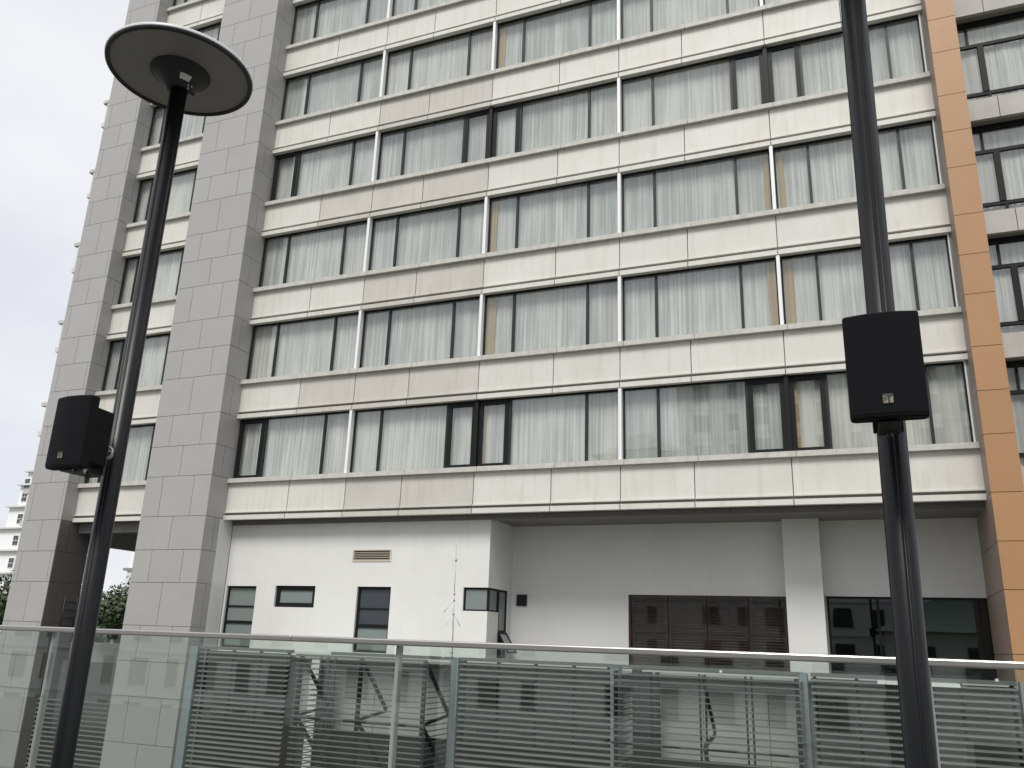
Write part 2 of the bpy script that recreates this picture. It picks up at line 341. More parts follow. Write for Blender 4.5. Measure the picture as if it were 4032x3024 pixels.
DR = {(1, 1): (0, .26), (2, 1): (.03, .17), (4, 1): (.10, .2), (1, 3): (.2, .22), (2, 3): (.14, .16), (0, 1): (.05, .14), (0, 3): (.07, .16), (3, 3): (.08, 0), (5, 3): (.12, .1), (5, 1): (0, .15)}
for k in range(NF):
    facade_band(k, joints, 0, dirty=(2, 3) if k % 2 == 0 else (1, 2, 3))
    zb, zt = Z0+DZ*k, Z0+DZ*k+1.888
    if k == NF-1: continue
    op = k % 3 == 0
    ws = [XL+.02]+whites+[2.42]
    for i in range(5):
        a, b = ws[i], ws[i+1]; pair_l, pair_r = op and i in (2, 4), op and i in (1, 3)
        aa = a+(.05 if i and not pair_l else .015 if i else 0); bb = b-(.05 if i < 4 and not pair_r else .015 if i < 4 else 0)
        sp = [-16.61, -14.46] if i == 0 else ([a+.89, 1.645] if i == 4 else [a+.95, b-.935])
        cs = ([0] if (i == 0 and op) or pair_l else []) + ([2] if pair_r else [])
        dl = DR.get((k, i-1), (0, 0))[1] if i else 0; dr_ = DR.get((k, i), (0, 0))[0]
        dd = ([(aa+.06, aa+.06+dl)] if dl else [])+([(bb-.06-dr_, bb-.06)] if dr_ else [])
        window(aa, bb, zb, zt, 0, sp, cs, dd, seed=k*17+i)
    for j, x in enumerate(whites):
        if op and j in (1, 3): box('dark_mullion', M['frame'], x-.05, x+.05, 20.12, 20.30, zb, zt, hotel)
        else: box('white_mullion', M['alu'], x-.042, x+.042, 20.07, 20.31, zb, zt, hotel)
    box('jamb', M['alu'], 2.42, 2.45, 20.14, 20.34, zb, zt, hotel)
    box('jamb', M['joint'], 2.45, 2.50, 20.14, 20.34, zb, zt, hotel)
    # bay between the two grey piers, set .30 further forward
    facade_band(k, [-23.44, -21.75, -20.10], .30)
    window(-23.42, -20.12, zb-.03, zt-.01, .30, [-22.83, -20.80], seed=k*13+3)
    # west side of the building, seen past the left pier
    box('side_sill', M['sill'], -26.58, -26.1, 20.22, 38, zb-.13, zb, hotel)
    box('side_spandrel', M['spandrel'], -26.36, -26.1, 20.24, 38, zb-1.0, zb-.13, hotel)
    box('side_band', M['spandrel'], -26.44, -26.1, 20.22, 38, zb-1.235, zb-1.05, hotel)
    box('side_window', M['farwin'], -26.18, -26.1, 20.6, 38, zb, zb+1.9, hotel)
    box('side_wall', M['spandrel'], -26.28, -25.0, 20.36, 20.60, zb-1.235, zb+1.9, hotel)

# tiled piers: courses repeat three to a storey
cz = []
for k in range(-3, NF):
    for o_ in (0, .94, 1.92): cz.append(Z0+DZ*k+o_)
cz.append(Z0+DZ*NF)
def pier(x0, x1, y0, y1, m, single, double, sides, yb, lo=GZ, ph=0, tname='cladding_tile'):
    T = .03; g = .0065
    B(m+'_core' if 0 else 'pier_core', m+'_back', x0+T, x1-T, y0+T, y1, lo, cz[-1])
    for i in range(len(cz)-1):
        za, zb = cz[i]+g, cz[i+1]-g
        xs = [x0]+(single if (i+ph) % 2 else double)+[x1]
        for j in range(len(xs)-1):
            box(tname, M[m], xs[j]+(g if j else 0), xs[j+1]-(g if j < len(xs)-2 else 0), y0, y0+T, za, zb, hotel)
        for s in sides:
            yy = [y0+T]+([y0+.40] if (i+ph) % 2 else [])+[yb(s, (za+zb)/2)]
            for j in range(len(yy)-1):
                X = (x1-T, x1) if s > 0 else (x0, x0+T)
                box(tname, M['passage' if (x1 < -23 and zb < 3.3) else m if s > 0 else m+'_side'], X[0], X[1], yy[j]+(g if j else 0), yy[j+1]-(g if j < len(yy)-2 else 0), za, zb, hotel)  # left pier's side tiles below the beam get the painted passage shade
pier(-20.12, XL, 19.31, 20.5, 'tile', [-18.86], [-19.45, -18.25], (1,), lambda s, z: 19.92 if z < 3.2 else 20.28)
pier(-25.10, -23.44, 19.31, 20.55, 'tile', [-24.22], [-24.86, -23.56], (1,), lambda s, z: 20.55 if z < 3.2 else 20.0)
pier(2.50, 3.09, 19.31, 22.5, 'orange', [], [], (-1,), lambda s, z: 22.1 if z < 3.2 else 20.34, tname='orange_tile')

# ---- recessed ground floor in white render
W = M['white']
wh = [(-17.53, -16.46, -.40, 1.325), (-15.78, -14.41, .75, 1.345), (-13.27, -12.02, 2.02, 2.355), (-13.03, -11.96, -.39, 1.34), (-9.78, -9.07, .75, 1.345)]
wall_cells(-17.60, -9.07, GZ, 3.10, 20.5, 20.75, wh).build('front_wall', W, hotel)
MB().box(-17.66, -17.62+.004, 19.925, 20.5, GZ, 3.22).build('return_wall', W, hotel)
wr = MB()
for y0, y1, z0, z1 in ((20.75, 22.1, 1.345, 3.13), (20.75, 21.22, GZ, .75), (21.22, 21.80, GZ, -.40), (21.80, 22.1, GZ, 1.345)): wr.box(-9.30, -9.07, y0, y1, z0, z1)
wr.build('recess_return_wall', W, hotel)
wall_cells(-9.07, 2.53, GZ, 3.13, 22.1, 22.35, [(-8.90, -8.60, .97, 1.27), (-5.77, -1.79, -2.2, 1.305), (-.93, 2.53, -.45, 1.325)]).build('recess_wall', W, hotel)
MB().box(-1.79, -.94, 21.68, 22.1, GZ, 3.13).build('column', W, hotel)
box('column_trim', M['joint'], -.94, -.90, 22.02, 22.1, -2.2, 1.33, hotel)
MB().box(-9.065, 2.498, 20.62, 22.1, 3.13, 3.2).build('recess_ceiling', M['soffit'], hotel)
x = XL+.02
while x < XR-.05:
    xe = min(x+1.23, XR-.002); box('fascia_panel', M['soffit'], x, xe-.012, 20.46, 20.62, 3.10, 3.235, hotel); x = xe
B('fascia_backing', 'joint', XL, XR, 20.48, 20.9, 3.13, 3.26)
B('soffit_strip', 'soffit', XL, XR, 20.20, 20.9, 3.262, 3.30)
for px, py in ((-2.30, 21.2), (-.32, 21.2), (-7.10, 20.95), (-4.67, 21.1)):
    MB().lathe([(.0001, 3.118), (.04, 3.118), (.055, 3.13)], px, py, 16).build('downlight', M['joint'], hotel)

def small_window(x0, x1, z0, z1, y, f, transoms=(), panes=('frosted',), tw=.045, m='frame'):
    fr = MB().box(x0, x1, y, y+.06, z1-f, z1).box(x0, x1, y, y+.06, z0, z0+f).box(x0, x0+f, y, y+.06, z0+f, z1-f).box(x1-f, x1, y, y+.06, z0+f, z1-f)
    for t in transoms: fr.box(x0+f, x1-f, y+.003, y+.057, t[0], t[1])
    o = fr.build('small_window', M[m], hotel)
    zs = [z0+f]
    for t in transoms: zs += [t[0], t[1]]
    zs.append(z1-f)
    for i in range(0, len(zs), 2):
        box('pane', M[panes[(i//2) % len(panes)]], x0+f, x1-f, y+.035, y+.045, zs[i], zs[i+1], o)
    return o
small_window(-17.53, -16.46, -.40, 1.325, 20.57, .055, [(.27, .345), (.735, .775)])
small_window(-15.78, -14.41, .75, 1.345, 20.57, .125)
small_window(-13.03, -11.96, -.39, 1.34, 20.57, .065, [(.25, .345), (.745, .775)], ('frosted', 'frosted_dark', 'frosted_dark'))
vt = MB().box(-13.27, -12.02, 20.48, 20.6, 2.32, 2.355).box(-13.27, -12.02, 20.48, 20.6, 2.02, 2.055).box(-13.27, -13.23, 20.48, 20.6, 2.055, 2.32).box(-12.06, -12.02, 20.48, 20.6, 2.055, 2.32).build('vent_grille', M['vent'], hotel)
box('vent_back', M['black'], -13.23, -12.06, 20.62, 20.64, 2.055, 2.32, vt)
for i in range(5):
    s = MB(); z = 2.075+i*.049; s.bar((-13.23, 20.53, z), (-12.06, 20.53, z), .07, .012).build('blade', M['vent'], vt)
box('side_vent', M['black'], -8.90, -8.60, 22.06, 22.2, .97, 1.27, hotel)
for i in range(4): box('vent_blade', M['frame'], -8.87, -8.63, 22.04, 22.06, 1.00+i*.065, 1.02+i*.065, hotel)
# corner window (front face, side face), tall side window with its open sash
cw = MB()
for a in (-9.78, -9.12): cw.box(a, a+.05, 20.55, 20.60, .75, 1.345)
cw.box(-9.73, -9.12, 20.55, 20.60, 1.295, 1.345).box(-9.73, -9.12, 20.55, 20.60, .75, .79)
for y0 in (20.60, 21.16): cw.box(-9.13, -9.08, y0, y0+.05, .75, 1.345)
cw.box(-9.13, -9.08, 20.65, 21.16, 1.295, 1.345).box(-9.13, -9.08, 20.65, 21.16, .75, .79)
cwo = cw.build('corner_window', M['frame'], hotel)
box('pane', M['frosted'], -9.73, -9.12, 20.57, 20.58, .79, 1.295, cwo); box('pane', M['frosted'], -9.115, -9.105, 20.61, 21.16, .79, 1.295, cwo)
tw = MB()
for y0 in (21.22, 21.75): tw.box(-9.13, -9.075, y0, y0+.05, -.40, 1.345)
for z0, z1 in ((1.29, 1.345), (.22, .30), (-.40, -.35)): tw.box(-9.13, -9.075, 21.27, 21.75, z0, z1)
two = tw.build('side_window_frame', M['frame'], hotel)
box('pane', M['frosted'], -9.115, -9.105, 21.27, 21.75, .30, 1.29, two)
box('opening', M['core'], -9.2, -9.19, 21.27, 21.75, -.35, .22, two)
sa = MB(); h0, h1 = (-9.06, .23), (-8.76, -.25)
for y in (21.25, 21.77): sa.bar((h0[0], y, h0[1]), (h1[0], y, h1[1]), .045, .045)
for p in (h0, h1): sa.bar((p[0], 21.22, p[1]), (p[0], 21.80, p[1]), .045, .045)
sao = sa.build('open_sash', M['frame'], hotel)
MB().quad((h0[0], 21.26, h0[1]), (h1[0], 21.26, h1[1]), (h1[0], 21.76, h1[1]), (h0[0], 21.76, h0[1])).build('pane', M['frosted'], sao)

# red-brown louvred shutters behind glass
rx = [-5.77, -4.75, -3.76, -2.74, -1.79]
rf = MB().box(-5.77, -1.79, 22.13, 22.19, 1.25, 1.305).box(-5.77, -5.72, 22.13, 22.19, -2.2, 1.25).box(-1.84, -1.79, 22.13, 22.19, -2.2, 1.25)
rfo = rf.build('shutter_window', M['wood_dark'], hotel)
for i in range(4):
    a, b = rx[i]+(.05 if i == 0 else .012), rx[i+1]-(.05 if i == 3 else .012)
    st = .075
    MB().box(a, a+st, 22.22, 22.27, -2.2, 1.25).box(b-st, b, 22.22, 22.27, -2.2, 1.25).box(a+st, b-st, 22.22, 22.27, 1.16, 1.25).build('shutter_frame', M['wood'], rfo)
    box('pane', M['shutter_glass'], a, b, 22.16, 22.168, -2.2, 1.25, rfo)
    z = 1.13
    while z > -1.0:
        MB().bar((a+st, 22.245, z), (b-st, 22.245, z), .055, .009).build('shutter_slat', M['wood'], rfo) if 0 else None
        o = box('shutter_slat', M['wood_slat' if i % 2 else 'wood'], a+st, b-st, 22.225, 22.265, z-.006, z+.006, rfo); o.rotation_euler = (R(35 if i % 2 else 55), 0, 0)
        z -= .068
box('shutter_back', M['core'], -5.72, -1.84, 22.30, 22.31, -2.2, 1.25, rfo)
# large dark window on the right of the column
dw = MB().box(-.90, 2.53, 22.15, 22.2, 1.27, 1.325).box(-.90, -.85, 22.15, 22.2, -.45, 1.27).box(.19, .25, 22.15, 22.2, -.45, 1.27).box(2.30, 2.36, 22.15, 22.2, -.45, 1.27).box(-.90, 2.53, 22.15, 22.2, -.5, -.45)
dwo = dw.build('dark_window', M['frame'], hotel)
for a, b in ((-.85, .19), (.25, 2.30), (2.36, 2.53)): box('pane', M['darkglass'], a, b, 22.17, 22.18, -.45, 1.27, dwo)
box('window_back', M['core'], -.85, 2.5, 22.6, 22.62, -.45, 1.27, dwo)
# under the corner bay: beam, fringe, ladder
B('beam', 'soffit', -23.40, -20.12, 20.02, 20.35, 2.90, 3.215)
fr = MB()
for i in range(26): fr.box(-23.35+i*.125, -23.33+i*.125, 20.10, 20.12, 2.80+.03*random.random(), 2.90)
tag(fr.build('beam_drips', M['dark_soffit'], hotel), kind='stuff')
ld = empty('wall_ladder', 'black steel ladder standing beside the left grey pier in the passage', 'ladder', (-23.3, 20.1, -.6))
for y in (19.95, 20.42): MB().tube([(-23.36, y, -.6), (-23.36, y, .95)], .02, 8).build('ladder_rail', M['black'], ld)
for i in range(6): MB().tube([(-23.36, 19.95, -.45+i*.24), (-23.36, 20.42, -.45+i*.24)], .014, 8).build('rung', M['black'], ld)

# ------------------------------------------------------------------ right-hand wing with dark framed windows
wing = empty('grey_wing_building', 'grey stone fronted building wing with black framed windows right of the orange pilaster', 'building', (6, 21, GZ))
MB().box(3.12, 14, 21.8, 36, GZ, Z0+DZ*NF-.3).build('wing_core', M['core'], wing)
MB().box(3.09, 14, 21.0, 21.6, GZ, Z0+DZ*-1+2.15).build('lower_wall', M['wing'], wing)
wxs = [3.10, 4.02, 5.2, 6.4, 7.6, 8.8, 10, 11.2, 12.4, 14]
for k in range(-1, NF):
    zt = Z0+DZ*k; a0, a1 = zt-.39-DZ*0, zt-.98
    if k >= 0:
        for i in range(len(wxs)-1): box('wing_panel', M['wing'], wxs[i]+.008, wxs[i+1]-.008, 21.0, 21.12, a1, a0, wing)
        box('wing_backing', M['joint'], 3.1, 14, 21.12, 21.45, a1+.004, a0-.004, wing)
    if k == NF-1: continue
    zb, zh = (zt-.39 if k >= 0 else zt-.39), zt+DZ-.98
    f = MB(); y0, y1 = 21.30, 21.38
    f.box(3.10, 14, y0, y1, zh-.14, zh).box(3.10, 14, y0, y1, zt+1.36, zt+1.45).box(3.10, 14, y0, y1, zt-.10, zt-.01)
    bays = [3.6+i*2.9 for i in range(4)]
    for bx in bays:
        f.box(bx-.03, bx+.03, y0+.003, y1-.003, zt+1.45, zh-.14); f.box(bx+.20, bx+.335, y0-.02, y1, zt-.01, zt+1.36); f.box(bx+.30, bx+.36, y0+.003, y1-.003, zb, zt-.10)
        f.box(bx+1.75, bx+1.81, y0+.003, y1-.003, zt-.01, zt+1.36)
    fo = f.build('wing_window', M['frame'], wing)
    box('pane', M['glass'], 3.10, 14, 21.34, 21.345, zt-.01, zt+1.36, fo); box('pane', M['glass'], 3.10, 14, 21.34, 21.345, zt+1.45, zh-.14, fo); box('pane', M['glass'], 3.10, 14, 21.34, 21.345, zb, zt-.10, fo)
    curtain(fo, 3.12, 9.5, 21.43, zb, zh, 900+k)

# ------------------------------------------------------------------ louvred plant screens
YM, YB = 17.0, 15.75
ZT = -.46
def slats(parent, x0, x1, y, z0, z1, pitch, axis='x', tilt=28, w=.07, t=.014, m='slat'):
    z = z0
    while z > z1:
        if axis == 'x': o = box('slat', M[m], x0, x1, y-w/2, y+w/2, z-t/2, z+t/2, parent); o.rotation_euler = (R(tilt), 0, 0)
        else: o = box('slat', M[m], x0-w/2, x0+w/2, y[0], y[1], z-t/2, z+t/2, parent)
        z -= pitch
LAB = ['far left flat grey louvre screen beside the tiled pier', 'middle flat grey louvre screen below the white corner window', 'right-hand flat grey louvre screen behind the black pole beneath the dark window']
for n_, (x0, x1, posts) in enumerate(((-15.08, -12.45, (-14.93, -14.13, -13.34, -12.54)), (-8.10, -4.78, (-8.02, -7.24, -6.41, -5.59, -4.86)), (-1.06, 2.20, (-1.0, -.29, .55, 1.36, 2.13)))):
    s = empty('louvre_screen', LAB[n_], 'louvre screen', ((x0+x1)/2, YM, -3.2), 'flat louvre screens around the plant area')
    slats(s, x0, x1, YM, ZT, -3.1, .1105, w=.085, tilt=36)
    for px in posts: box('post', M['louv_post'], px-.03, px+.03, YM+.05, YM+.11, -3.2, -.40, s)
    box('top_rail', M['slat'], x0, x1, YM-.03, YM+.14, -.40, -.335, s)
    if n_ == 2:
        box('coping', M['alu'], .05, 1.35, YM-.06, YM+.1, -.475, -.41, s)
for n_, (xa, xb, mids, lab) in enumerate(((-11.28, -8.30, (-9.79,), 'projecting louvred bay with diagonal brackets, left of the two'), (-4.37, -1.22, (-3.60, -2.80, -2.01), 'projecting louvred bay in front of the brown shutters'))):
    s = empty('louvre_bay', lab, 'louvre bay', ((xa+xb)/2, YB, -3.2), 'projecting louvre bays on the plant screen')
    slats(s, xa-.06, xb+.06, YB-.02, ZT+.085*n_, -3.1, .1045, tilt=2, w=.055, t=.02)
    for x_ in (xa, xb): slats(s, x_, x_, (YB+.03, YM-.02), ZT-.03, -3.1, .1045, 'y', w=.05)
    for x_ in (xa, xb)+mids:
        if n_ and x_ in mids[1:]:
            for d in (-.05, .05): box('post', M['louv_post'], x_+d-.016, x_+d+.016, YB+.03, YB+.07, -3.2, -.42, s)
        else: box('post', M['louv_post'], x_-.035, x_+.035, YB+.03, YB+.10, -3.2, -.42, s)
        if n_ == 0 or x_ == -2.80:
            for z in (-.46, -1.66):
                MB().bar((x_, YB+.12, z), (x_, YM-.05, z-1.0), .05, .07).build('brace', M['louv_post'], s)
                MB().bar((x_, YM-.05, z-1.04), (x_, YB+.1, z-1.15), .05, .05).build('brace', M['louv_post'], s)
    box('top_rail', M['slat'], xa-.07, xb+.07, YB-.06, YB+.02, -.425+.07*n_, -.385+.07*n_, s)
    box('middle_rail', M['louv_post'], xa-.06, xb+.06, YB-.06, YB+.03, -1.655, -1.63, s)
    box('roof_frame', M['slat'], xa-.03, xb+.03, YM-.06, YM+.02, -.40, -.335, s)
    tg = MB()
    for i in range(5): tg.tube([(-11.72+i*.095, YM+.2+.05*(i % 2), -3.2), (-11.72+i*.095, YM+.2+.05*(i % 2), -.42)], .03+.012*(i % 3), 8)
    if n_: tg = MB().box(xa+.05, xa+.2, YM-.2, YM, -3.2, -.4).box(xa+.22, xa+.40, YM-.25, YM, -3.2, -.45).box(xa+.42, xa+.52, YM-.1, YM, -3.2, -.5)
    tag(tg.build('pipe_cluster', M['louv_post'], s), kind='stuff')
PL = ['grey blue pillar at the far left end of the louvre screens', 'grey blue pillar right of the left louvred bay, below the antenna', 'grey blue pillar left of the right louvred bay', 'grey blue pillar right of the right louvred bay, below the white column', 'slim grey blue pillar at the orange pilaster end of the screens']
for (x0, x1), lb in zip(((-15.36, -15.12), (-8.295, -8.11), (-4.79, -4.625), (-1.275, -1.12), (2.24, 2.38)), PL):
    p = empty('pillar', lb, 'pillar', ((x0+x1)/2, YM, GZ), 'pillars between the louvre screens')
    zs = [-.345, -1.30, -2.37, -3.5]
    for i in range(3): box('pillar_casing', M['pillar'], x0, x1, 16.93, 17.2, zs[i+1]+.006, zs[i], p)
    box('pillar_core', M['joint'], x0+.012, x1-.012, 16.945, 17.19, GZ, -.36, p)
pw = empty('plant_enclosure', 'pale panelled equipment enclosure standing behind the louvre blades', 'enclosure', (-6.4, 17.5, GZ))
px = -15.3
while px < 2.3:
    e = min(px+1.22, 2.38); box('enclosure_panel', M['encl'], px+.006, e-.006, 17.5, 17.54, -2.02, -.50, pw); px = e
box('enclosure_frame', M['louv_post'], -15.3, 2.38, 17.56, 17.7, GZ, -.52, pw)
box('enclosure_roof', M['encl'], -15.3, 2.38, 17.2, 20.45, -.50, -.455, pw)
sd_ = empty('enclosure_plinth', 'dark low service trough running below the pale enclosure panels', 'trough', (-6.4, 16.6, GZ))
box('plinth_wall', M['louv_post'], -15.3, 2.38, 15.4, 17.3, GZ, -3.3, sd_)

box('white_upstand', M['white'], -12.0, -11.78, 17.22, 17.30, -3.4, -.50, pw)
# antenna mast on the pillar top
an = empty('antenna_mast', 'thin vertical whip antenna with drooping radials before the white wall', 'antenna', (-8.27, 16.9, -.345))
MB().tube([(-8.25, 16.9, -.345), (-8.275, 16.9, 1.0)], .011, 8).build('mast', M['galv'], an)
MB().tube([(-8.275, 16.9, 1.0), (-8.28, 16.9, 1.66)], .0075, 8).build('mast_upper', M['galv'], an)
MB().tube([(-8.28, 16.9, 1.66), (-8.29, 16.9, 2.22)], .004, 6).build('whip', M['galv'], an)
MB().lathe([(.0001, 1.655), (.022, 1.66), (.026, 1.69), (.022, 1.72), (.0001, 1.725)], -8.275, 16.9, 12).build('coil', M['galv'], an)
for z in (.97, .84, .555): MB().lathe([(.001, z-.02), (.02, z-.02), (.02, z+.02), (.001, z+.02)], -8.272, 16.9, 10).build('collar', M['galv'], an)
for z, dz, rr in ((.84, -.27, .24), (.555, -.27, .19)):
    for a in (0, 120, 240, 180 if z > .8 else 60):
        MB().tube([(-8.272, 16.9, z), (-8.272+rr*math.cos(R(a)), 16.9+rr*math.sin(R(a)), z+dz)], .0035, 5).build('radial', M['galv'], an)
for a in (20, 160): MB().tube([(-8.252, 16.9, -.24), (-8.252+.06*math.cos(R(a)), 16.86, -.25)], .012, 6).build('clamp', M['galv'], an)

# ------------------------------------------------------------------ passage background: parapet and floor louvres seen below the corner bay
pp = empty('concrete_parapet', 'low pale concrete parapet wall beyond the passage between the piers', 'wall', (-26, 24.2, GZ))
box('parapet_wall', M['lowwall'], -29.5, -20.3, 24.0, 24.25, GZ, -.62, pp); box('parapet_coping', M['sill'], -29.5, -20.3, 23.95, 24.3, -.62, -.52, pp)
ls = empty('passage_louvre_screen', 'dim low louvre screen between the two grey piers below the parapet', 'louvre screen', (-23, 19.9, GZ))
slats(ls, -24.0, -20.15, 19.7, -2.1, -4.4, .128, tilt=25)
box('screen_back', M['core'], -23.4, -20.15, 20.3, 20.35, GZ, -1.0, ls)

# ------------------------------------------------------------------ glass balustrade
gr = empty('glass_balustrade', 'frameless clear glass balustrade with flat steel handrail along the terrace edge', 'balustrade', (-2, 5.2, -1.2))
hr_x = [-11.0, -3.82, 3.4, 8.6]
for i in range(3):
    MB().box(hr_x[i]+.001, hr_x[i+1]-.001, 5.20, 5.275, -.045, -.004).build('handrail', M['steel'], gr, bevel=.009)
gxs = [-9.46, -6.22, -2.98, .27, 3.51, 6.75]
for x in gxs: MB().box(x-.016, x+.016, 5.262, 5.31, -1.2, -.046).build('rail_post', M['post_steel'], gr, bevel=.003)
gp = [-11.0]+gxs+[8.6]
for i in range(len(gp)-1): box('glass_panel', M['rail_glass'], gp[i]+.02, gp[i+1]-.02, 5.240, 5.252, -1.12, -.046, gr)
box('base_channel', M['post_steel'], -11, 8.6, 5.2, 5.3, -1.2, -1.12, gr)
for x, z in ((-1.0+.18, -.118), (.15+.44, -.10), (-2.62, -.10)):
    st = box('sticker', M['paper'], x-.008, x+.008, 5.236, 5.2395, z-.007, z+.007, gr)

# ------------------------------------------------------------------ lamp posts
def make_lamp(x, y, label, lean):
    t = empty('lamp_post', label, 'lamp post', (x, y, -1.2), 'lamp posts on the terrace')
    zt = 3.205; bx, tx = x-lean*.9, x+lean*3.4
    # extruded round profile with shallow vertical channels
    prof = []; r = .0505; N = 96
    for j in range(N):
        a = 2*math.pi*j/N; q = (math.degrees(a)-12) % 90; q = min(q, 90-q)
        rr = r - (.0075 if q < 5.5 else (.0015 if q < 7.5 else 0))
        prof.append((rr*math.cos(a), rr*math.sin(a)))
    mb = MB(); n = 0
    rings = [(-1.17, bx, 1), (zt, tx, 1), (zt, tx, .86), (zt+.09, tx, .86)]
    for zz, cx_, s_ in rings: mb.v += [(cx_+p*s_, y+q*s_, zz) for p, q in prof]
    for i in range(len(rings)-1):
        for j in range(N): mb.f.append((i*N+j, i*N+(j+1) % N, (i+1)*N+(j+1) % N, (i+1)*N+j)); mb.sm.append(0 if i == 1 else 1)
    mb.build('pole', M['lamp_black'], t)
    MB().lathe([(.0001, -1.17), (.13, -1.17), (.13, -1.195), (.0001, -1.195)], bx, y, 32).build('base_plate', M['lamp_black'], t)
    for a in (45, 135, 225, 315): MB().lathe([(.012, -1.17), (.012, -1.15), (.0001, -1.15)], bx+.1*math.cos(R(a)), y+.1*math.sin(R(a)), 6).build('bolt', M['steel'], t)
    hz = 3.322; hx, hy = tx-.012, y+.0
    sh = MB().lathe([(.432, hz+.005), (.436, hz+.018), (.43, hz+.032), (.36, hz+.06), (.24, hz+.09), (.10, hz+.11), (.0001, hz+.115)], hx, hy, 96).build('lamp_disc', M['lamp_top'], t)
    MB().lathe([(.402, hz+.006), (.410, hz-.006), (.424, hz-.010), (.432, hz-.002), (.434, hz+.012)], hx, hy, 96).build('lamp_rim', M['rim'], sh)
    MB().lathe([(.0001, hz+.006), (.2, hz+.006), (.416, hz+.004)], hx, hy, 96).build('diffuser', M['diffuser'], sh)
    hub = MB().lathe([(.178, hz+.004), (.176, hz-.004), (.168, hz-.014), (.13, hz-.047), (.095, hz-.084), (.070, hz-.110), (.058, hz-.121), (.0001, hz-.121)], hx, hy, 64).build('hub', M['hub'], sh)
    lab = MB(); a = R(-25)      # paper label on the hub slope
    def P(u, v):                                                    # u: around, v: outwards
        rr = .095+v; zz = hz-.084+(rr-.095)*1.057-.0055; aa = a+u/.11; return (hx+rr*math.cos(aa), hy+rr*math.sin(aa), zz)
    us = [-.034+.0068*i for i in range(11)]
    for i in range(10): lab.quad(P(us[i], .0), P(us[i+1], .0), P(us[i+1], .026), P(us[i], .026))
    lab.build('label', M['paper'], t)
    for u, v in ((.045, -.012), (.075, -.006), (.062, -.022)):
        p = P(u, v); MB().lathe([(.0001, p[2]-.006), (.006, p[2]-.006), (.006, p[2]+.004)], p[0], p[1], 8).build('screw', M['steel'], t)
    a = R(43); MB().tube([(hx+.055*math.cos(a), hy+.055*math.sin(a), hz-.108), (hx+.09*math.cos(a), hy+.09*math.sin(a), hz-.116)], .0045, 8).build('wing_screw', M['black'], t)
    MB().lathe([(.0001, hz-.128), (.010, hz-.127), (.011, hz-.116), (.006, hz-.110), (.0001, hz-.110)], hx+.092*math.cos(a), hy+.092*math.sin(a), 10).build('screw_knob', M['black'], t)
    return t
PY = 3.30
make_lamp(-3.685, PY, 'black lamp post on the left whose round disc lamp head is in full view', -.003)
make_lamp(.122, PY, 'taller looking black pole on the right, running out of the top of the picture', .0105)

